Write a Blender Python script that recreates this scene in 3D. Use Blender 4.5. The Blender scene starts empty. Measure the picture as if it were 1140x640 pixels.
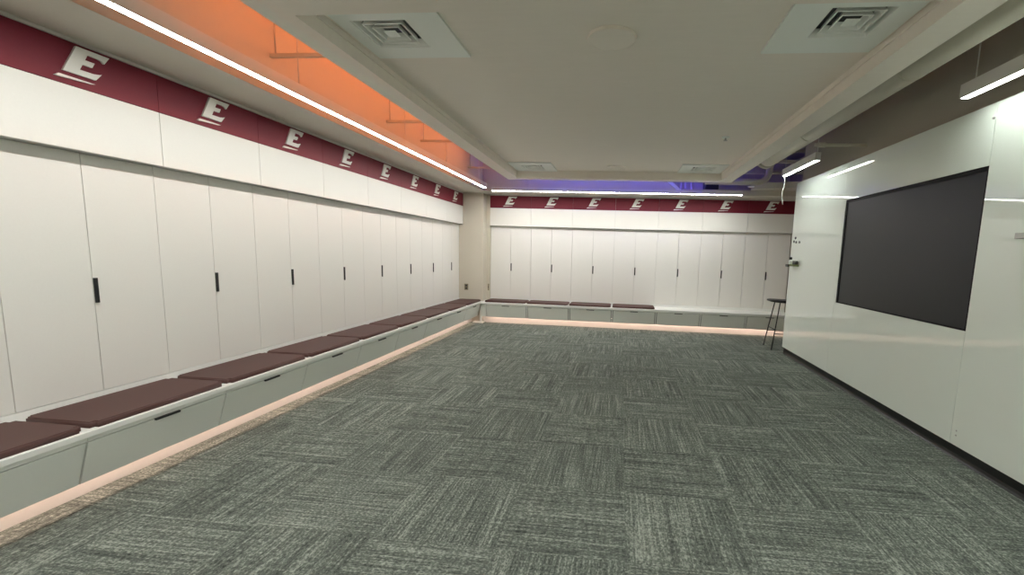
import bpy, bmesh, math, random
from mathutils import Vector, Matrix
random.seed(7)
C = bpy.context.scene.collection
SC = bpy.context.scene

# ------------------------------------------------------------------ camera
FPX, CX, CY = 497.24, 639.32, 344.96
YAW, PITCH, ROLL, CAM_H = .1007, .1262, -.0318, 1.32
cy_, sy_ = math.cos(YAW), math.sin(YAW)
cp_, sp_ = math.cos(PITCH), math.sin(PITCH)
cr_, sr_ = math.cos(ROLL), math.sin(ROLL)
fwd = Vector((-sy_*cp_, cy_*cp_, -sp_)); rt = Vector((cy_, sy_, 0)); dn = fwd.cross(rt)
r_ = cr_*rt + sr_*dn; d_ = -sr_*rt + cr_*dn
cam = bpy.data.cameras.new('camera'); camo = bpy.data.objects.new('camera', cam); C.objects.link(camo)
camo.matrix_world = Matrix(((r_.x, -d_.x, -fwd.x, 0), (r_.y, -d_.y, -fwd.y, 0), (r_.z, -d_.z, -fwd.z, CAM_H), (0, 0, 0, 1)))
cam.sensor_width = 36; cam.lens = FPX/1140*36
cam.shift_x = -(CX-570)/1140; cam.shift_y = (CY-320)/1140
cam.clip_start = .05
SC.camera = camo

# ------------------------------------------------------------------ world, exposure, light levels
w = bpy.data.worlds.new('world'); SC.world = w; w.use_nodes = True
w.node_tree.nodes['Background'].inputs[0].default_value = (.6, .62, .6, 1)
w.node_tree.nodes['Background'].inputs[1].default_value = .05
SC.view_settings.view_transform = 'Standard'
SC.view_settings.look = 'None'
SC.view_settings.exposure = 0.98
SC.view_settings.gamma = 1.0
SC.view_settings.use_curve_mapping = False
SC.cycles.max_bounces = 10; SC.cycles.diffuse_bounces = 6
SC.cycles.sample_clamp_indirect = 6
SC.cycles.caustics_reflective = False; SC.cycles.caustics_refractive = False
L_MAIN = 30.0      # linear ceiling lights on the locker sides
L_PEND = 17.5      # pendants by the glass board
L_KICK = 16.0       # warm strip under the benches
L_ORANGE = 14.5
L_BLUE = 14.0
COL_MAIN = (1.0, .98, .93)
COL_PEND = (.95, 1.0, .93)

# ------------------------------------------------------------------ materials
def mat(name, col, rough=.6, metal=0, spec=.5, emit=None, es=0, coat=0, coat_r=.03):
    m = bpy.data.materials.new(name); m.use_nodes = True
    b = m.node_tree.nodes['Principled BSDF']
    b.inputs['Base Color'].default_value = (*col, 1)
    b.inputs['Roughness'].default_value = rough
    b.inputs['Metallic'].default_value = metal
    b.inputs['Specular IOR Level'].default_value = spec
    b.inputs['Coat Weight'].default_value = coat
    b.inputs['Coat Roughness'].default_value = coat_r
    if emit:
        b.inputs['Emission Color'].default_value = (*emit, 1)
        b.inputs['Emission Strength'].default_value = es
    return m

def grain(m, scale=60, amt=.06, bump=.0, stretch=(1, 1, 1)):
    """gentle mottling of the base colour and optional bump"""
    nt = m.node_tree; n = nt.nodes; l = nt.links; b = n['Principled BSDF']
    tc = n.new('ShaderNodeTexCoord'); mp = n.new('ShaderNodeMapping'); mp.inputs['Scale'].default_value = stretch
    nz = n.new('ShaderNodeTexNoise'); nz.inputs['Scale'].default_value = scale; nz.inputs['Detail'].default_value = 3
    l.new(tc.outputs['Object'], mp.inputs['Vector']); l.new(mp.outputs[0], nz.inputs['Vector'])
    c = b.inputs['Base Color'].default_value[:3]
    mr = n.new('ShaderNodeMapRange'); mr.inputs['To Min'].default_value = 1-amt; mr.inputs['To Max'].default_value = 1+amt
    l.new(nz.outputs['Fac'], mr.inputs['Value'])
    vm = n.new('ShaderNodeVectorMath'); vm.operation = 'SCALE'; vm.inputs[0].default_value = c
    l.new(mr.outputs[0], vm.inputs['Scale']); l.new(vm.outputs[0], b.inputs['Base Color'])
    if bump:
        bp = n.new('ShaderNodeBump'); bp.inputs['Strength'].default_value = bump; bp.inputs['Distance'].default_value = .002
        l.new(nz.outputs['Fac'], bp.inputs['Height']); l.new(bp.outputs[0], b.inputs['Normal'])
    return m

M = {}
M['laminate'] = grain(mat('white_laminate', (.80, .79, .75), .42), 90, .02)
M['drawer'] = grain(mat('drawer_laminate', (.80, .82, .77), .45), 90, .02)
M['carcass'] = mat('cabinet_shell', (.60, .60, .57), .6)
M['maroon'] = grain(mat('maroon_panel', (.165, .010, .025), .5, spec=.3), 120, .05)
M['emblem'] = mat('emblem_white', (.82, .81, .77), .45)
M['seam'] = mat('trim_strip', (.66, .63, .60), .4)
M['gap'] = mat('cabinet_inside', (.12, .12, .11), .8)
M['black'] = mat('black_metal', (.012, .012, .014), .4)
M['benchtop'] = mat('white_solid_surface', (.84, .85, .82), .32)
M['cushion'] = grain(mat('brown_vinyl', (.070, .028, .023), .5, spec=.35), 220, .10, .25)
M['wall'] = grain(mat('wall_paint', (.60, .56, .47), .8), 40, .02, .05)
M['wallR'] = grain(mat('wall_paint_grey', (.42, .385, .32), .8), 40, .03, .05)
M['soffit'] = grain(mat('soffit_paint', (.62, .59, .52), .8), 40, .02, .05)
M['cloud'] = grain(mat('ceiling_paint', (.86, .80, .725), .75), 9, .03, .03, (.4, 3, 1))
M['deck'] = mat('deck_paint', (.42, .40, .35), .85)
M['tile'] = mat('vent_white', (.88, .91, .87), .5)
M['housing'] = mat('fixture_housing', (.70, .69, .66), .35)
M['diffuser'] = mat('diffuser', (1, 1, 1), .5, emit=COL_MAIN, es=L_MAIN)
M['diffuser2'] = mat('pendant_diffuser', (1, 1, 1), .5, emit=COL_PEND, es=L_PEND)
M['fill_diffuser'] = mat('added_fill_diffuser', (1, 1, 1), .5, emit=(1, .99, .96), es=42)  # glow of the two fill lights added out of view
M['kicklight'] = mat('warm_strip', (1, 1, 1), .5, emit=(1.0, .70, .58), es=L_KICK)
M['orange'] = mat('orange_strip', (1, 1, 1), .5, emit=(1.0, .26, .085), es=L_ORANGE)
M['blue'] = mat('blue_strip', (1, 1, 1), .5, emit=(.15, .115, 1.0), es=L_BLUE)
M['board'] = mat('back_painted_glass', (.83, .90, .83), .5, spec=.3, coat=1.0, coat_r=.015)
M['board'].node_tree.nodes['Principled BSDF'].inputs['Coat IOR'].default_value = 1.85
M['screen'] = grain(mat('display_glass', (.022, .0235, .027), .4, spec=.3), 300, .12)
M['bezel'] = mat('display_bezel', (.004, .004, .005), .6, spec=.2)
M['rubber'] = mat('black_rubber', (.008, .008, .009), .35)
M['pipe'] = mat('painted_duct', (.58, .55, .46), .7)
M['steel'] = mat('steel', (.45, .45, .43), .35, .8)
M['bronze'] = mat('bronze_plate', (.22, .19, .12), .45)
M['kick'] = mat('kick_laminate', (.66, .64, .60), .55)
M['green'] = mat('olive_plastic', (.16, .20, .07), .5)
M['cable'] = mat('cable', (.6, .6, .58), .5)

def carpet():
    m = bpy.data.materials.new('carpet_tiles'); m.use_nodes = True
    nt = m.node_tree; n = nt.nodes; l = nt.links; b = n['Principled BSDF']
    b.inputs['Roughness'].default_value = .95; b.inputs['Specular IOR Level'].default_value = .15
    tc = n.new('ShaderNodeTexCoord'); sep = n.new('ShaderNodeSeparateXYZ'); l.new(tc.outputs['Object'], sep.inputs[0])
    def mth(op, a, b_=None, c=None):
        q = n.new('ShaderNodeMath'); q.operation = op
        for i, v in enumerate((a, b_, c)):
            if v is None: continue
            if isinstance(v, (int, float)): q.inputs[i].default_value = v
            else: l.new(v, q.inputs[i])
        return q.outputs[0]
    T = .58
    ux = mth('DIVIDE', mth('ADD', sep.outputs[0], .505+T*20), T); uy = mth('DIVIDE', mth('ADD', sep.outputs[1], -1.80+T*20), T)
    ix = mth('FLOOR', ux); iy = mth('FLOOR', uy)
    par = mth('MODULO', mth('ADD', ix, iy), 2)          # 1 -> streaks one way, 0 -> the other
    cell = n.new('ShaderNodeCombineXYZ'); l.new(ix, cell.inputs[0]); l.new(iy, cell.inputs[1])
    wn = n.new('ShaderNodeTexWhiteNoise'); l.new(cell.outputs[0], wn.inputs['Vector'])
    def mixf(a, b_, f):
        q = n.new('ShaderNodeMix'); q.data_type = 'FLOAT'; l.new(f, q.inputs[0]); l.new(a, q.inputs[2]); l.new(b_, q.inputs[3]); return q.outputs[0]
    along = mixf(sep.outputs[0], sep.outputs[1], par); across = mixf(sep.outputs[1], sep.outputs[0], par)
    off = mth('MULTIPLY', wn.outputs['Value'], 40)
    def nz(sa, sc, det, ro=.5):
        cb = n.new('ShaderNodeCombineXYZ')
        l.new(mth('MULTIPLY', along, sa), cb.inputs[0]); l.new(mth('MULTIPLY', across, sc), cb.inputs[1]); l.new(off, cb.inputs[2])
        q = n.new('ShaderNodeTexNoise'); q.inputs['Scale'].default_value = 1; q.inputs['Detail'].default_value = det; q.inputs['Roughness'].default_value = ro
        l.new(cb.outputs[0], q.inputs['Vector']); return q.outputs['Fac']
    streak = nz(2.2, 75, 2.5, .6); cross = nz(60, 5, 2, .6); broad = nz(1.2, 14, 2); weave = nz(75, 110, 2, .7)
    s1 = n.new('ShaderNodeMapRange'); s1.inputs['From Min'].default_value = .34; s1.inputs['From Max'].default_value = .68; l.new(streak, s1.inputs[0])
    s3 = n.new('ShaderNodeMapRange'); s3.inputs['From Min'].default_value = .30; s3.inputs['From Max'].default_value = .70; l.new(weave, s3.inputs[0])
    v = mth('ADD', mth('MULTIPLY', s1.outputs[0], .30), mth('MULTIPLY', s3.outputs[0], .50))
    v = mth('ADD', v, mth('MULTIPLY', broad, .34)); v = mth('ADD', v, mth('MULTIPLY', wn.outputs['Value'], .05)); v = mth('ADD', v, mth('MULTIPLY', mth('SUBTRACT', cross, .42), .36))
    ramp = n.new('ShaderNodeValToRGB'); e = ramp.color_ramp.elements
    e[0].position = .22; e[0].color = (.034, .040, .036, 1); e[1].position = 1.0; e[1].color = (.37, .405, .352, 1)
    k = ramp.color_ramp.elements.new(.62); k.color = (.126, .145, .125, 1)
    l.new(v, ramp.inputs[0]); l.new(ramp.outputs[0], b.inputs['Base Color'])
    bp = n.new('ShaderNodeBump'); bp.inputs['Strength'].default_value = .35; bp.inputs['Distance'].default_value = .004
    l.new(weave, bp.inputs['Height']); l.new(bp.outputs[0], b.inputs['Normal'])
    return m
M['carpet'] = carpet()

# ------------------------------------------------------------------ mesh helpers
def box(bm, x0, x1, y0, y1, z0, z1, bev=0):
    vs = [bm.verts.new((x, y, z)) for x in (x0, x1) for y in (y0, y1) for z in (z0, z1)]
    fs = []
    for f in ((0, 1, 3, 2), (4, 6, 7, 5), (0, 4, 5, 1), (2, 3, 7, 6), (0, 2, 6, 4), (1, 5, 7, 3)):
        fs.append(bm.faces.new([vs[i] for i in f]))
    if bev:
        es = list({e for f in fs for e in f.edges})
        bmesh.ops.bevel(bm, geom=es, offset=bev, segments=2, profile=.6, affect='EDGES')
    return bm
def prism(bm, pts, axis, a0, a1):
    """extrude a 2-D outline along an axis; pts are the other two coordinates in xyz order"""
    def P(p, a):
        if axis == 'x': return (a, p[0], p[1])
        if axis == 'y': return (p[0], a, p[1])
        return (p[0], p[1], a)
    A = [bm.verts.new(P(p, a0)) for p in pts]; B = [bm.verts.new(P(p, a1)) for p in pts]
    n = len(pts)
    bm.faces.new(A); bm.faces.new(list(reversed(B)))
    for i in range(n):
        bm.faces.new([A[i], B[i], B[(i+1) % n], A[(i+1) % n]])
    bmesh.ops.recalc_face_normals(bm, faces=bm.faces)
    return bm
def tube(bm, pts, r, seg=12, cap=True):
    pts = [Vector(p) for p in pts]; rings = []
    rr = r if isinstance(r, (list, tuple)) else [r]*len(pts)
    u = None
    for i, p in enumerate(pts):
        t = (pts[min(i+1, len(pts)-1)] - pts[max(i-1, 0)]).normalized()
        if u is None:
            u = t.orthogonal().normalized()
        u = (u - t*u.dot(t)).normalized(); v = t.cross(u)
        rings.append([bm.verts.new(p + rr[i]*(math.cos(2*math.pi*k/seg)*u + math.sin(2*math.pi*k/seg)*v)) for k in range(seg)])
    for a, b in zip(rings, rings[1:]):
        for k in range(seg):
            f = bm.faces.new([a[k], a[(k+1) % seg], b[(k+1) % seg], b[k]]); f.smooth = True
    if cap:
        bm.faces.new(list(reversed(rings[0]))); bm.faces.new(rings[-1])
    return bm
def lathe(bm, prof, c, seg=32, axis='z'):
    rings = []
    for rad, h in prof:
        ring = []
        for k in range(seg):
            a = 2*math.pi*k/seg; x, y = rad*math.cos(a), rad*math.sin(a)
            ring.append(bm.verts.new((c[0]+x, c[1]+y, c[2]+h) if axis == 'z' else (c[0]+h, c[1]+x, c[2]+y)))
        rings.append(ring)
    for a, b in zip(rings, rings[1:]):
        for k in range(seg):
            f = bm.faces.new([a[k], a[(k+1) % seg], b[(k+1) % seg], b[k]])
    bm.faces.new(rings[0]); bm.faces.new(rings[-1])
    bmesh.ops.recalc_face_normals(bm, faces=bm.faces)
    return bm
def B(): return bmesh.new()
def obj(name, bm, m, parent=None, flip=False):
    """link a mesh built in world coordinates; origin at its own base centre"""
    bmesh.ops.recalc_face_normals(bm, faces=bm.faces)
    me = bpy.data.meshes.new(name)
    xs = [v.co.x for v in bm.verts]; ys = [v.co.y for v in bm.verts]; zs = [v.co.z for v in bm.verts]
    o0 = Vector(((min(xs)+max(xs))/2, (min(ys)+max(ys))/2, min(zs)))
    bmesh.ops.translate(bm, verts=bm.verts, vec=-o0)
    bm.to_mesh(me); bm.free(); me.materials.append(m)
    o = bpy.data.objects.new(name, me); C.objects.link(o)
    if parent:
        o.parent = parent; o.location = o0 - abs_loc(parent)
    else:
        o.location = o0
    return o
def abs_loc(o):
    p = Vector(o.location)
    while o.parent:
        o = o.parent; p += Vector(o.location)
    return p
def thing(name, label, cat, loc, group=None):
    o = bpy.data.objects.new(name, None); C.objects.link(o); o.location = loc; o.empty_display_size = .1
    tag(o, label, cat, group); return o
def tag(o, label, cat, group=None):
    o['label'] = label; o['category'] = cat
    if group: o['group'] = group
    return o
def struct(name, bm, m):
    o = obj(name, bm, m); o['kind'] = 'structure'; return o
def copy_tree(o, parent=None):
    c = o.copy(); C.objects.link(c)
    if parent: c.parent = parent
    for ch in list(o.children): copy_tree(ch, c)
    return c

# ------------------------------------------------------------------ key dimensions (metres)
XL, XU, XB = -2.9616, -2.884, -2.51        # door plane, overhead face, bench edge on the long side
D, DU, DB = 8.25, 8.19, 7.80               # the same three on the end side
W = .768
ZB, ZS, ZM, ZT = .394, 1.779, 2.104, 2.322
YJ = [1.841 + W*k for k in range(-1, 9)]    # unit joints, long side (9 units)
XJ = [-2.445 + W*k for k in range(0, 8)]    # unit joints, end side (7 units)
R = 2.334                                   # glass board face
YE = 6.535                                  # far end of the board wall
ZF = 2.32                                   # bottom of the linear lights
ZC = 2.45                                   # bottom of the dropped ceiling
DECK = 3.05

# ------------------------------------------------------------------ setting
f = B(); f.verts.new; v = [f.verts.new(p) for p in ((-3.4, -2.2, 0), (3.2, -2.2, 0), (3.2, 8.7, 0), (-3.4, 8.7, 0))]; f.faces.new(v)
fl = bpy.data.meshes.new('floor'); f.to_mesh(fl); f.free(); fl.materials.append(M['carpet'])
fo = bpy.data.objects.new('floor', fl); C.objects.link(fo); fo['kind'] = 'structure'
struct('wall_left', box(B(), -3.6, -3.36, -2.2, 8.9, 0, DECK), M['wall'])
struct('wall_back', box(B(), -3.36, 3.2, 8.65, 8.9, 0, DECK), M['wall'])
struct('wall_front', box(B(), -3.36, 3.2, -2.4, -2.2, 0, DECK), M['wall'])
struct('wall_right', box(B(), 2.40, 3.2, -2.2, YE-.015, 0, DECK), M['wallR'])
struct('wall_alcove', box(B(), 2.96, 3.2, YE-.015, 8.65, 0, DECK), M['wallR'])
struct('ceiling', box(B(), -3.6, 3.2, -2.4, 8.9, DECK, DECK+.1), M['deck'])
# corner pier between the two locker runs
struct('wall_corner', box(B(), -3.36, XB, 7.987, 8.65, 0, 2.34), M['wall'])
struct('trim_1', box(B(), XB, XJ[0]-.002, DU+.01, 8.6, 0, 2.34), M['wall'])
# drywall bulkheads over the lockers
struct('trim_2', box(B(), -3.36, -2.438, -2.2, 8.65, 2.342, DECK), M['soffit'])
b = B(); prism(b, [(-2.438, 2.342), (.97, 2.342), (.66, 2.60), (.66, DECK), (-2.438, DECK)], 'y', 7.73, 8.65)
struct('trim_3', b, M['soffit'])
struct('trim_4', box(B(), .96, 2.96, 7.73, 8.65, 2.342, 2.43), M['soffit'])
b = B(); prism(b, [(.93, 2.35), (1.01, 2.35), (.71, 2.60), (.63, 2.60)], 'y', 7.70, 7.74)
struct('trim_5', b, M['tile'])
# kick boards under the benches
struct('baseboard_left', box(B(), -2.74, -2.715, YJ[0], 8.0, 0, .20), M['kick'])
struct('baseboard_back', box(B(), -2.715, 2.955, 8.0, 8.025, 0, .20), M['kick'])
struct('baseboard_right', box(B(), 2.352, 2.399, -2.2, YE-.02, 0.012, .10), M['rubber'])
b = B(); prism(b, [(2.338, .0), (2.352, .0), (2.352, .03), (2.347, .012)], 'y', -2.2, YE-.02)
struct('trim_6', b, M['rubber'])

# dropped ceiling: a framed tray, open recess with a flat panel
def ring(bm, xo0, xo1, yo0, yo1, xi0, xi1, yi0, yi1, z0, z1):
    box(bm, xo0, xi0, yo0, yo1, z0, z1); box(bm, xi1, xo1, yo0, yo1, z0, z1)
    box(bm, xi0, xi1, yo0, yi0, z0, z1); box(bm, xi0, xi1, yi1, yo1, z0, z1); return bm
b = B(); ring(b, -1.84, 1.595, 2.09, 7.14, -1.67, 1.42, 2.23, 6.97, ZC, 2.523)
ring(b, -1.82, 1.575, 2.11, 7.12, -1.663, 1.413, 2.237, 6.963, 2.5231, 2.60)
HOLES = [(-1.38, 2.645, .165), (1.125, 2.615, .155), (-1.345, 6.64, .165), (1.085, 6.64, .165)]
xs = sorted({-1.663, 1.413} | {h[0]+s*h[2] for h in HOLES for s in (-1, 1)}); ys = sorted({2.237, 6.963} | {h[1]+s*h[2] for h in HOLES for s in (-1, 1)})
for xa, xb in zip(xs, xs[1:]):
    for ya, yb in zip(ys, ys[1:]):
        if not any(abs((xa+xb)/2-h[0]) < h[2] and abs((ya+yb)/2-h[1]) < h[2] for h in HOLES): box(b, xa, xb, ya, yb, 2.56, 2.5985)
box(b, -1.663, 1.413, 2.237, 6.963, 2.5986, 2.5999)
o = struct('ceiling.001', b, M['cloud'])

# ------------------------------------------------------------------ lockers
E_PTS = [(0, 0), (.95, 0), (1.03, .28), (.96, .245), (.80, .205), (.40, .20), (.40, .42), (.69, .42), (.69, .61), (.40, .61),
         (.40, .82), (.70, .82), (.84, .79), (.95, .71), (1.0, 1.0), (0, 1)]
U_PTS = [(-.12, -.265), (-.06, -.155), (.99, -.16), (.92, -.19)]
def emblem_bm(pts, side, c, pl):
    """block letter drawn on a panel; side 'L' reads along +y on the long wall, 'B' along +x on the end wall"""
    bm = B(); out = []
    for u, v in pts:
        s = (u-.5)*.153 + (v-.5)*.068; z = 2.166 + v*.142
        out.append((c+s, z))
    if side == 'L': prism(bm, out, 'x', pl, pl+.012)
    else: prism(bm, out, 'y', pl-.012, pl)
    return bm
def locker(side, a0, label, group):
    """one double-door locker with overhead door, coloured header and letter; a0 is the start along the run"""
    g = .002; a1 = a0+W; mid = (a0+a1)/2
    t = thing('locker', label, 'locker', (XL-.2, mid, ZB) if side == 'L' else (mid, D+.2, ZB), group)
    def bx(bm, p0, p1, q0, q1, z0, z1, bev=0):
        """p: along the run, q: depth out of the wall measured from the door plane (+ = into the room)"""
        if side == 'L': return box(bm, XL+q0, XL+q1, p0, p1, z0, z1, bev)
        return box(bm, p0, p1, D-q1, D-q0, z0, z1, bev)
    UP = XU-XL if side == 'L' else D-DU
    bm = B(); bx(bm, a0, a1, -.38, -.022, ZB, ZS); bx(bm, a0, a1, -.38, UP-.021, ZS, ZT); obj('body', bm, M['carcass'], t)
    for k, (p0, p1) in enumerate(((a0+g, mid-g), (mid+g, a1-g))):
        d = obj('door', bx(B(), p0, p1, -.02, 0, .445, ZS-.003, .0012), M['laminate'], t)
        if k == 1 or side == 'B':
            if k == 1:
                h = B(); bx(h, mid+.001, mid+.021, .0, .008, .955, 1.096, .002)
                obj('handle', h, M['black'], d)
    obj('overhead_door', bx(B(), a0+g, a1-g, UP-.02, UP, ZS, ZM-.003, .0012), M['laminate'], t)
    hp = obj('header_panel', bx(B(), a0+.0012, a1-.0012, UP-.02, UP, ZM, ZT, .0008), M['maroon'], t)
    pl = XU if side == 'L' else DU
    obj('letter', emblem_bm(E_PTS, side, mid+.010, pl), M['emblem'], hp)
    obj('underline', emblem_bm(U_PTS, side, mid+.010, pl), M['emblem'], hp)
    obj('crown_strip', bx(B(), a0, a1, UP-.03, UP+.012, ZT+.001, ZT+.018), M['seam'], t)
    return t
ordn = ['first', 'second', 'third', 'fourth', 'fifth', 'sixth', 'seventh', 'eighth', 'ninth']
proto = None
for i in range(9):
    lab = f'white double-door locker with maroon E header on the left wall, {ordn[8-i]} from the corner pier'
    if i == 8: lab = 'white double-door locker with maroon E header on the left wall, touching the corner pier'
    if i == 0: lab = 'white double-door locker on the left wall, cut by the picture edge'
    if proto is None:
        proto = locker('L', YJ[0], lab, 'lockers along the left wall')
    else:
        c = copy_tree(proto); c.location.y += W*i; c['label'] = lab
proto = None
for i in range(7):
    lab = f'white double-door locker with maroon E header on the end wall, {ordn[i]} from the corner pier'
    if proto is None:
        proto = locker('B', XJ[0], lab, 'lockers along the end wall')
    else:
        c = copy_tree(proto); c.location.x += W*i; c['label'] = lab

# ------------------------------------------------------------------ benches, drawers, cushions
t = thing('bench', 'long white bench top running under the left wall lockers', 'bench', (-2.73, 4.5, .365))
obj('bench_top', box(B(), XL-.01, XB, YJ[0], 7.985, .365, ZB, .003), M['benchtop'], t)
obj('back_ledge', box(B(), XL-.02, XL+.004, YJ[0], 7.985, ZB, .4415, .001), M['benchtop'], t)
t = thing('bench', 'shorter white bench top running under the end wall lockers', 'bench', (0, 8.0, .365))
obj('bench_top', box(B(), XB+.002, 2.955, DB, D+.01, .365, ZB, .003), M['benchtop'], t)
obj('back_ledge', box(B(), XJ[0], 2.931, D-.004, D+.02, ZB, .4415, .001), M['benchtop'], t)

def drawer(side, a0, label, group):
    a1 = a0+(W if side == 'L' else W-.004); mid = (a0+a1)/2; g = .005
    t = thing('storage_cabinet', label, 'cabinet', (XL+.2, mid, .117) if side == 'L' else (mid, D-.2, .117), group)
    def pr(bm, prof, p0, p1):
        if side == 'L': return prism(bm, [(XL+q, z) for q, z in prof], 'y', p0, p1)
        return prism(bm, [(D-q, z) for q, z in prof], 'x', p0, p1)
    obj('body', pr(B(), [(.0, .19), (.333, .19), (.337, .125), (.346, .125), (.412, .3425), (.0, .3425)], a0+.001, a1-.001), M['gap'], t)
    obj('top_rail', pr(B(), [(.0, .343), (.437, .343), (.440, .3645), (.0, .3645)], a0+.001, a1-.001), M['drawer'], t)
    if side == 'B':
        g = .020
        for p in (a0+.001, a1-.010): obj('side_panel', pr(B(), [(.3465, .119), (.366, .119), (.436, .3425), (.4125, .3425)], p, p+.009), M['benchtop'], t)
    fr = obj('drawer', pr(B(), [(.349, .117), (.367, .117), (.436, .338), (.416, .338)], a0+g, a1-g), M['drawer'], t)
    obj('handle', pr(B(), [(.430, .3385), (.4355, .331), (.447, .331), (.450, .3425), (.430, .3425)], mid-.068, mid+.068), M['black'], fr)
    return t
proto = None
for i in range(9):
    lab = f'low grey cabinet with slanted drawer below the left bench, {ordn[8-i]} from the corner'
    if i == 0: lab = 'grey slanted drawer below the left bench, cut by the lower picture edge'
    if i == 8: lab = 'grey slanted drawer below the left bench, at its corner end'
    if proto is None: proto = drawer('L', YJ[0]-.035, lab, 'drawers under the left bench')
    else:
        c = copy_tree(proto); c.location.y += W*i; c['label'] = lab
proto = None
for i in range(7):
    lab = f'low grey cabinet with slanted drawer below the end wall bench, {ordn[i]} from the corner'
    if proto is None: proto = drawer('B', XJ[0]+.03, lab, 'drawers under the end wall bench')
    else:
        c = copy_tree(proto); c.location.x += (W-.004)*i; c['label'] = lab

def cushion_bm(lx, ly, h=.030):
    bm = B(); box(bm, -lx/2, lx/2, -ly/2, ly/2, 0, h)
    ve = [e for e in bm.edges if abs(e.verts[0].co.z-e.verts[1].co.z) > .01]
    bmesh.ops.bevel(bm, geom=ve, offset=.022, segments=4, affect='EDGES')
    te = [e for e in bm.edges if abs(e.verts[0].co.z-h) < 1e-5 and abs(e.verts[1].co.z-h) < 1e-5]
    bmesh.ops.bevel(bm, geom=te, offset=.006, segments=3, affect='EDGES')
    for f_ in bm.faces: f_.smooth = f_.normal.z < .99
    return bm
proto = None
for i in range(9):
    lab = f'dark brown seat cushion on the left bench, {ordn[8-i]} from the corner pier'
    if i == 8: lab = 'dark brown seat cushion on the left bench, against the corner pier'
    if i == 0: lab = 'dark brown seat cushion on the left bench, cut by the picture edge'
    if proto is None:
        proto = obj('seat_cushion', cushion_bm(.40, .732), M['cushion']); tag(proto, lab, 'cushion', 'cushions on the left bench')
        c = proto
    else:
        c = proto.copy(); C.objects.link(c); c['label'] = lab
    c.location = (-2.73, YJ[i]+W/2-.018, ZB+.0005)
proto = None
for i in range(4):
    lab = f'dark brown seat cushion on the end wall bench, {ordn[i]} from the corner'
    if proto is None:
        proto = obj('seat_cushion', cushion_bm(.735, .40), M['cushion']); tag(proto, lab, 'cushion', 'cushions on the end wall bench'); c = proto
    else:
        c = proto.copy(); C.objects.link(c); c['label'] = lab
    c.location = (XJ[i]+W/2+.005, 8.02, ZB+.0005)

# corner post with foot plate where the two benches meet
t = thing('corner_post', 'white post with foot plate where the two benches meet', 'post', (-2.53, 7.93, 0))
obj('post', box(B(), -2.555, -2.515, 7.952, 7.984, .02, .3645, .003), M['benchtop'], t)
obj('filler', box(B(), -2.5135, -2.418, 7.872, 7.885, .125, .3645, .001), M['drawer'], t)
obj('foot_plate', box(B(), -2.66, -2.47, 7.85, 7.984, 0, .02, .003), M['benchtop'], t)

# warm light strips below the benches
o = obj('light_strip', box(B(), -2.652, -2.634, YJ[0], 7.80, .183, .1895), M['kicklight']); tag(o, 'warm light strip hidden under the left bench drawers', 'light strip')
o = obj('light_strip', box(B(), -2.40, 2.93, 7.922, 7.940, .183, .1895), M['kicklight']); tag(o, 'warm light strip hidden under the end wall bench drawers', 'light strip')

# wall plates
t = thing('wall_outlet', 'bronze outlet plate on the beige corner pier above the cushion', 'outlet', (-2.81, 7.985, .62))
obj('plate', box(B(), -2.858, -2.785, 7.979, 7.9865, .585, .70, .002), M['bronze'], t)
for k in (0, 1): obj('socket', box(B(), -2.838, -2.805, 7.977, 7.9795, .603+.048*k, .634+.048*k, .001), M['black'], t)
t = thing('wall_outlet', 'narrow bronze plate on the filler beside the end wall lockers', 'outlet', (-2.47, 8.19, .60))
obj('plate', box(B(), -2.478, -2.455, 8.192, 8.1995, .575, .70, .002), M['bronze'], t)
obj('socket', box(B(), -2.472, -2.461, 8.19, 8.1925, .62, .655, .001), M['black'], t)

# ------------------------------------------------------------------ linear ceiling lights
def linear(axis, c, a0, a1, zb, w_, h_, dm, label, cab, cabtop, group=None):
    mid = (a0+a1)/2
    t = thing('linear_light', label, 'light', (c, mid, zb) if axis == 'y' else (mid, c, zb), group)
    def bx(q0, q1, p0, p1, z0, z1, bev=0):
        return box(B(), c+q0, c+q1, p0, p1, z0, z1, bev) if axis == 'y' else box(B(), p0, p1, c+q0, c+q1, z0, z1, bev)
    hb = B()
    if axis == 'y':
        ring(hb, c-w_/2, c+w_/2, a0, a1, c-w_/2+.005, c+w_/2-.005, a0+.005, a1-.005, zb, zb+.012)
        box(hb, c-w_/2, c+w_/2, a0, a1, zb+.0121, zb+h_)
    else:
        ring(hb, a0, a1, c-w_/2, c+w_/2, a0+.005, a1-.005, c-w_/2+.005, c+w_/2-.005, zb, zb+.012)
        box(hb, a0, a1, c-w_/2, c+w_/2, zb+.0121, zb+h_)
    obj('housing', hb, M['housing'], t)
    obj('diffuser', bx(-w_/2+.0055, w_/2-.0055, a0+.0055, a1-.0055, zb+.001, zb+.0118), dm, t)
    for p in cab:
        q = (c, p) if axis == 'y' else (p, c)
        obj('hanger_cable', tube(B(), [(*q, zb+h_), (*q, cabtop)], .004, 6), M['cable'], t)
    return t
linear('y', -2.24, -.6, 7.21, ZF, .058, .075, M['diffuser'], 'long glowing linear light beside the left wall bulkhead', [.6, 1.6, 3.0, 4.52, 5.6, 6.9], DECK)
linear('x', 7.53, -2.225, 1.87, ZF, .07, .06, M['diffuser'], 'glowing linear light in front of the end wall bulkhead', [-1.6, 0, 1.5], DECK)
linear('y', 2.055, 5.22, 6.22, 2.395, .06, .085, M['diffuser2'], 'short pendant linear light near the far end of the glass board', [5.24, 6.2], DECK)
linear('y', 2.17, -1.6, 3.30, 2.395, .06, .085, M['diffuser2'], 'pendant linear light above the display, cut by the picture edge', [3.22, 1.2], DECK)  # real pendant; its unseen near length is added to brighten the room

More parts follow.
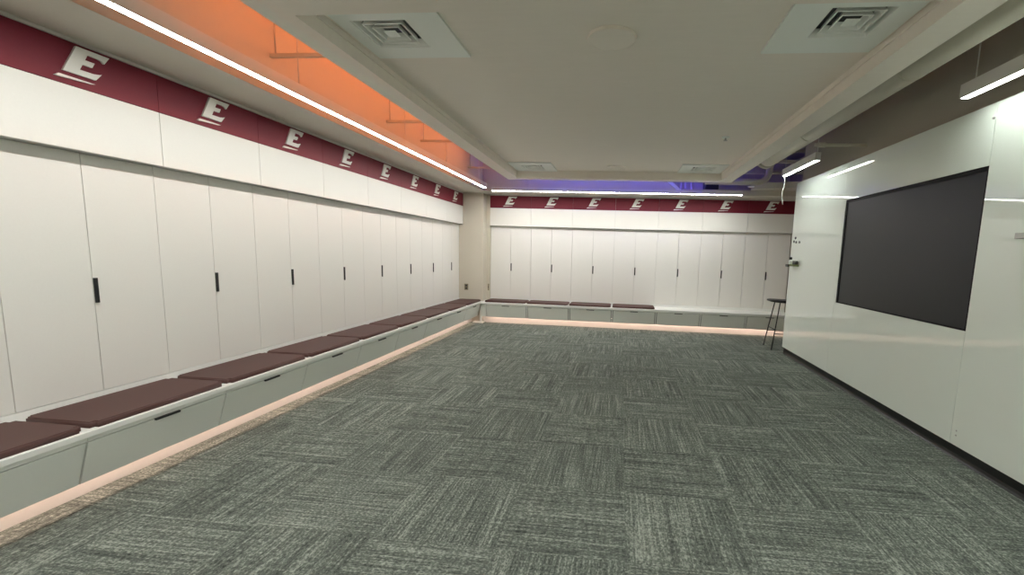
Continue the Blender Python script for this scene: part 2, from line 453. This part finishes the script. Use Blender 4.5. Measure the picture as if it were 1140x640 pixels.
linear('x', -.9, -1.8, 1.8, ZF, .07, .06, M['fill_diffuser'], 'added linear fill light, unseen behind the viewpoint near the front wall', [-1.5, 1.5], DECK)  # invented lamp, added out of view to raise the room brightness
linear('y', .2, -.7, 1.2, 2.9, .07, .06, M['fill_diffuser'], 'added linear fill light, unseen high over the viewpoint', [-.5, 1.0], DECK)  # second invented lamp, adds fill from above the camera
# colour strips lying on top of the dropped ceiling
t = thing('light_strip', 'orange light strip on top of the dropped ceiling', 'light strip', (-1.78, 4.5, 2.6))
obj('diffuser', box(B(), -1.80, -1.77, 2.15, 6.75, 2.6035, 2.625), M['orange'], t)
obj('channel', box(box(B(), -1.80, -1.755, 2.15, 6.75, 2.6003, 2.603), -1.765, -1.755, 2.15, 6.75, 2.6031, 2.70), M['housing'], t)  # upright lip is an unseen shield, added to stop orange spill
t = thing('light_strip', 'blue light strip on top of the dropped ceiling', 'light strip', (-.3, 7.08, 2.6))
obj('diffuser', box(B(), -1.70, 1.5, 7.07, 7.10, 2.6035, 2.625), M['blue'], t)
obj('channel', box(box(B(), -1.70, 1.5, 7.055, 7.10, 2.6003, 2.603), -1.70, 1.5, 7.055, 7.065, 2.6031, 2.70), M['housing'], t)  # upright lip added out of sight to hold back blue spill
o = obj('light_strip', box(B(), .99, 1.32, 8.25, 8.30, 2.4305, 2.45), M['blue']); tag(o, 'short blue light strip behind the end wall bulkhead edge', 'light strip')

# ------------------------------------------------------------------ services above
def one(name, bm, m, label, cat, group=None):
    return tag(obj(name, bm, m), label, cat, group)
for y, x1, lab in ((3.0, -1.75, 'thin steel strut in the orange lit gap, above the first visible hanger'),
                   (4.52, -1.75, 'thin steel strut in the orange lit gap, middle one'),
                   (5.3, -1.9, 'thin steel strut in the orange lit gap, near the purple end'),
                   (6.95, -1.7, 'thin steel strut across the purple lit corner gap')):
    t = thing('ceiling_strut', lab, 'strut', (-2.1, y, 2.57), 'struts in the coloured gap')
    obj('channel', box(B(), -2.437, x1, y-.012, y+.012, 2.575, 2.60, .002), M['pipe'], t)
    obj('threaded_rod', tube(B(), [(-2.40, y, 2.60), (-2.40, y, DECK)], .005, 6), M['steel'], t)
# duct along the tray
t = thing('round_duct', 'long round painted duct beside the dropped ceiling', 'duct', (1.84, 2.5, 2.50))
obj('duct_pipe', tube(B(), [(1.84, -2.0, 2.636), (1.84, 6.22, 2.636)], .12, 28), M['pipe'], t)
obj('end_collar', tube(B(), [(1.84, 6.22, 2.636), (1.84, 6.34, 2.636)], .128, 28), M['pipe'], t)
for y in (1.5, 3.3, 4.9): obj('strap', tube(B(), [(1.84, y, 2.636), (1.84, y+.03, 2.636)], .1225, 28), M['pipe'], t)
# sprinkler branch from the duct side to the wall
t = thing('sprinkler_pipe', 'thin pipe crossing from the duct to the wall above the board', 'pipe', (2.15, 4.934, 2.48))
obj('branch_pipe', tube(B(), [(1.90, 4.934, 2.487), (2.30, 4.934, 2.487), (2.398, 4.934, 2.487)], [.017, .017, .017], 12), M['pipe'], t)
obj('fitting', tube(B(), [(1.93, 4.934, 2.487), (2.0, 4.934, 2.487)], .024, 12), M['pipe'], t)
# far pipe with elbow
def arc(c, r, a0, a1, n=8):
    return [(c[0]+r*math.cos(a0+(a1-a0)*i/n), c[1], c[2]+r*math.sin(a0+(a1-a0)*i/n)) for i in range(n+1)]
pts = [(1.25, 7.35, 2.50), (2.02, 7.35, 2.50)] + arc((2.04, 7.35, 2.66), .16, -math.pi/2, 0) + [(2.21, 7.35, 2.74), (2.24, 7.35, DECK)]
o = one('elbow_pipe', tube(B(), pts, .048, 18), M['pipe'], 'pale pipe bending upward beyond the end of the round duct', 'pipe')
t = thing('sprinkler', 'small sprinkler hanging below the pale elbow pipe', 'sprinkler', (1.95, 7.35, 2.42))
obj('drop', tube(B(), [(1.95, 7.35, 2.455), (1.95, 7.35, 2.43)], .012, 10), M['pipe'], t)
obj('escutcheon', lathe(B(), [(.02, .02), (.05, .012), (.045, 0), (.01, -.006)], (1.95, 7.35, 2.42), 20), M['tile'], t)
# conduits on the wall in the blue gap
for k, x in enumerate((.93, 1.02, 1.10, 1.21)):
    one('conduit', tube(B(), [(x, 8.55, 2.43), (x, 8.55, DECK)], .022, 10), M['pipe'], 'thin vertical conduit in the blue lit gap above the end wall', 'conduit', 'conduits in the blue lit gap')
t = thing('junction_box', 'dark junction box in the blue lit gap above the end wall', 'junction box', (1.5, 8.2, 2.45))
obj('box', box(B(), 1.38, 1.62, 8.1, 8.3, 2.45, 2.62, .004), M['black'], t)
obj('lid', box(B(), 1.40, 1.60, 8.094, 8.1, 2.47, 2.60, .002), M['black'], t)
# framing beyond the duct end
for k, (y, z) in enumerate(((7.2, 2.78), (7.45, 2.66), (7.2, 2.93))):
    one('ceiling_strut', box(B(), 1.75, 2.95, y-.03, y+.03, z-.02, z+.02, .003), M['pipe'], ['upper cross strut beyond the duct end', 'lower cross strut beyond the duct end', 'topmost cross strut beyond the duct end'][k], 'strut', 'cross struts beyond the duct end')
b = B(); prism(b, [(2.05, 7.60), (2.95, 7.25), (2.95, 7.73), (2.05, 7.73)], 'z', 2.43, 2.52)
struct('trim_7', b, M['soffit'])
# pull cord from the far pendant
pts = [(2.055+.012*math.sin(i*.7), 6.215+.01*math.sin(i*.5), 2.395-.036*i) for i in range(11)]
one('pull_cord', tube(B(), pts, .005, 6), M['cable'], 'loose pale cord hanging from the far short pendant light', 'cord')

# ------------------------------------------------------------------ ceiling fittings
def vent(tx, ty, hole, label):
    z = 2.56; cx, cy, k = hole; t = thing('ceiling_vent', label, 'vent', (cx, cy, z-.01), 'square vents in the dropped ceiling'); h = .305; k -= .002
    b = B(); ring(b, tx-h, tx+h, ty-h, ty+h, cx-k, cx+k, cy-k, cy+k, z-.014, z-.0005); obj('face_plate', b, M['tile'], t)
    obj('throat', box(B(), cx-k+.001, cx+k-.001, cy-k+.001, cy+k-.001, z+.034, z+.038), M['black'], t)
    for r0, r1, z0, z1 in ((.158, .140, -.012, .026), (.116, .098, -.012, .024), (.076, .058, -.012, .022)):
        b = B(); rr = ((r0+.003, z0), (r0-.006, z0), (r1, z1), (r1+.003, z1))
        rings = [[b.verts.new((cx+sx*a, cy+sy*a, z+zz)) for sx, sy in ((-1, -1), (1, -1), (1, 1), (-1, 1))] for a, zz in rr]
        for i in range(4):
            A, Bq = rings[i], rings[(i+1) % 4]
            for j in range(4): b.faces.new([A[j], A[(j+1) % 4], Bq[(j+1) % 4], Bq[j]])
        obj('louver', b, M['tile'], t)
    obj('core_plate', box(B(), cx-.036, cx+.036, cy-.036, cy+.036, z-.012, z-.008, .001), M['tile'], t)
vent(-1.325, 2.655, HOLES[0], 'square ceiling vent at the near left of the tray')
vent(1.085, 2.655, HOLES[1], 'square ceiling vent at the near right of the tray')
vent(-1.335, 6.645, HOLES[2], 'square ceiling vent at the far left of the tray')
vent(1.075, 6.645, HOLES[3], 'square ceiling vent at the far right of the tray')
for cx, cy, lab in ((-.108, 2.75, 'round ceiling speaker between the two near vents'), (-.13, 6.62, 'round ceiling speaker between the two far vents')):
    t = thing('ceiling_speaker', lab, 'speaker', (cx, cy, 2.55), 'round speakers in the tray')
    obj('rim', lathe(B(), [(.138, 0), (.142, -.006), (.138, -.018), (.130, -.014)], (cx, cy, 2.5598), 48), M['cloud'], t)
    obj('grille', lathe(B(), [(.130, -.010), (.129, -.0155)], (cx, cy, 2.5598), 48), M['cloud'], t)
t = thing('sprinkler', 'tiny sprinkler head in the middle of the tray', 'sprinkler', (1.017, 4.94, 2.53))
obj('escutcheon', lathe(B(), [(.042, 0), (.036, -.008), (.014, -.01)], (1.017, 4.94, 2.5598), 24), M['tile'], t)
obj('head', lathe(B(), [(.009, 0), (.009, -.022), (.020, -.024), (.020, -.027)], (1.017, 4.94, 2.5498), 16), M['steel'], t)

# ------------------------------------------------------------------ glass board wall and display
TY0, TY1, TZ0, TZ1 = 3.236, 5.10, .879, 1.966
ZB0, ZB1 = .093, 2.358
def panel(y0, y1, label):
    return one('glass_board', box(B(), R, R+.012, y0+.0015, y1-.0015, ZB0, ZB1, .0015), M['board'], label, 'glass board', 'glass wall panels')
panel(5.14, YE, 'glossy white glass panel at the far end of the board wall')
panel(.64, TY0+.004, 'glossy white glass panel beside the display, cut by the picture edge')
t = thing('glass_board', 'glossy white glass panel surrounding the dark display', 'glass board', (R, 4.2, ZB0), 'glass wall panels')
b = B()
box(b, R, R+.012, TY1, 5.14-.0015, ZB0, ZB1); box(b, R, R+.012, TY0+.0055, TY1, ZB0, TZ0); box(b, R, R+.012, TY0+.0055, TY1, TZ1, ZB1)
obj('glass_sheet', b, M['board'], t)
# backing behind the glass
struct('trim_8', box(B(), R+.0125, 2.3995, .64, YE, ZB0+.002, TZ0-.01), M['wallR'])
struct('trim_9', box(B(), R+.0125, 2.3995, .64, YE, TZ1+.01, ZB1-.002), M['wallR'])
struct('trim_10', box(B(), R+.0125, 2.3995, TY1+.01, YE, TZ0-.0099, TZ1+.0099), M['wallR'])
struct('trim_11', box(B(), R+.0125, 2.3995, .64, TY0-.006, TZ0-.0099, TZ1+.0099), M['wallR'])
t = thing('wall_display', 'large dark flat display set into the glass board', 'display', (R+.03, 4.17, TZ0))
b = B(); x0, x1 = R+.004, 2.396; e = .012
y0, y1, z0, z1 = TY0+.007, TY1-.002, TZ0+.001, TZ1-.001
box(b, x0, x1, y0, y0+e, z0, z1); box(b, x0, x1, y1-e-.02, y1, z0, z1)
box(b, x0, x1, y0+e, y1-e-.02, z0, z0+e); box(b, x0, x1, y0+e, y1-e-.02, z1-e-.018, z1)
obj('bezel', b, M['bezel'], t)
obj('screen', box(B(), x0+.006, x1-.002, y0+e, y1-e-.02, z0+e, z1-e-.018), M['screen'], t)

# small things on the glass
for y, z, lab in ((6.395, 1.617, 'tiny dark magnet on the glass board, topmost of the cluster'), (6.44, 1.572, 'tiny dark magnet on the glass board, beside the panel end'),
                  (6.36, 1.561, 'tiny dark magnet on the glass board, middle of the cluster'), (6.245, 1.559, 'tiny dark magnet on the glass board, nearest the display')):
    one('magnet', lathe(B(), [(.017, 0), (.017, -.008), (.012, -.011)], (R-.0002, y, z), 16, 'x'), M['black'], lab, 'magnet', 'magnets on the glass board')
t = thing('marker_tray', 'small olive tray with pens on the far glass panel', 'tray', (R-.04, 6.32, 1.24))
obj('tray', box(B(), R-.065, R-.0005, 6.20, 6.46, 1.238, 1.262, .003), M['green'], t)
obj('end_cap', box(B(), R-.082, R-.0655, 6.36, 6.46, 1.228, 1.262, .003), M['black'], t)
one('eraser', box(B(), R-.050, R-.012, 6.21, 6.31, 1.263, 1.312, .004), M['black'], 'black board eraser lying on the olive tray', 'eraser')
t = thing('spray_bottle', 'short pale bottle with black cap on the olive tray', 'bottle', (R-.03, 6.40, 1.263))
obj('bottle_body', lathe(B(), [(.02, 0), (.022, .005), (.022, .05), (.012, .062)], (R-.035, 6.41, 1.263), 16), M['tile'], t)
obj('cap', lathe(B(), [(.018, 0), (.018, .03), (.012, .034)], (R-.035, 6.41, 1.325), 16), M['black'], t)
t = thing('marker_tray', 'grey metal tray at the picture edge beside the display', 'tray', (R-.03, 2.8, 1.48))
obj('shelf', box(B(), R-.05, R-.0005, 2.55, 2.90, 1.485, 1.495, .001), M['steel'], t)
obj('lip', box(B(), R-.054, R-.0502, 2.55, 2.90, 1.485, 1.518, .001), M['steel'], t)
for z, lab in ((.197, 'upper of two tiny screws low on the near glass panel'), (.164, 'lower of two tiny screws low on the near glass panel')):
    one('screw', lathe(B(), [(.006, 0), (.006, -.002), (.003, -.003)], (R-.0002, 3.192, z), 12, 'x'), M['steel'], lab, 'screw', 'screws on the near glass panel')
one('panel_clip', lathe(B(), [(.010, 0), (.010, -.006), (.004, -.010)], (R-.0002, 3.254, 2.265), 14, 'x'), M['steel'], 'tiny bright clip at the top of the panel seam', 'clip')

# ------------------------------------------------------------------ stool
SX, SY = 2.47, 6.90
t = thing('bar_stool', 'black bar stool half hidden behind the glass board wall', 'stool', (SX, SY, 0))
b = B(); nx, ny = 18, 10; g = {}
def seat_z(u, v): return .735 + .006*(abs(u)**2.2) - .012*(1-abs(u))*(1-v*v)
for k, dz in ((0, 0), (1, -.042)):
    for i in range(nx+1):
        for j in range(ny+1):
            u, v = -1+2*i/nx, -1+2*j/ny
            # superellipse outline
            s = max(abs(u), abs(v)); a = math.hypot(u, v) or 1
            p = 4.0; q = (abs(u)**p + abs(v)**p)**(1/p) or 1; sc = s/q
            x, y = u*sc*.262, v*sc*.165
            rim = .012*(s**10)
            g[k, i, j] = b.verts.new((SX+x, SY+y, seat_z(u*sc, v*sc) + dz - rim*(1 if k == 0 else -1)))
for i in range(nx):
    for j in range(ny):
        b.faces.new([g[0, i, j], g[0, i+1, j], g[0, i+1, j+1], g[0, i, j+1]]).smooth = True
        b.faces.new([g[1, i, j], g[1, i, j+1], g[1, i+1, j+1], g[1, i+1, j]]).smooth = True
edge = [(i, 0) for i in range(nx)] + [(nx, j) for j in range(ny)] + [(i, ny) for i in range(nx, 0, -1)] + [(0, j) for j in range(ny, 0, -1)]
for (i, j), (i2, j2) in zip(edge, edge[1:]+edge[:1]):
    b.faces.new([g[0, i, j], g[1, i, j], g[1, i2, j2], g[0, i2, j2]]).smooth = True
obj('seat', b, M['black'], t)
def legp(sx, sy, z): k = 1 - z/.71; return (SX+sx*(.125+.095*k), SY+sy*(.11+.075*k), z)
for sx in (-1, 1):
    for sy in (-1, 1):
        obj('leg', tube(B(), [legp(sx, sy, 0), legp(sx, sy, .712)], .0085, 10), M['black'], t)
for z, sides in ((.30, ((-1, -1, -1, 1), (1, -1, 1, 1))), (.24, ((-1, -1, 1, -1), (-1, 1, 1, 1)))):
    for a, b2, c2, d2 in sides:
        obj('foot_rail', tube(B(), [legp(a, b2, z), legp(c2, d2, z)], .007, 8), M['black'], t)
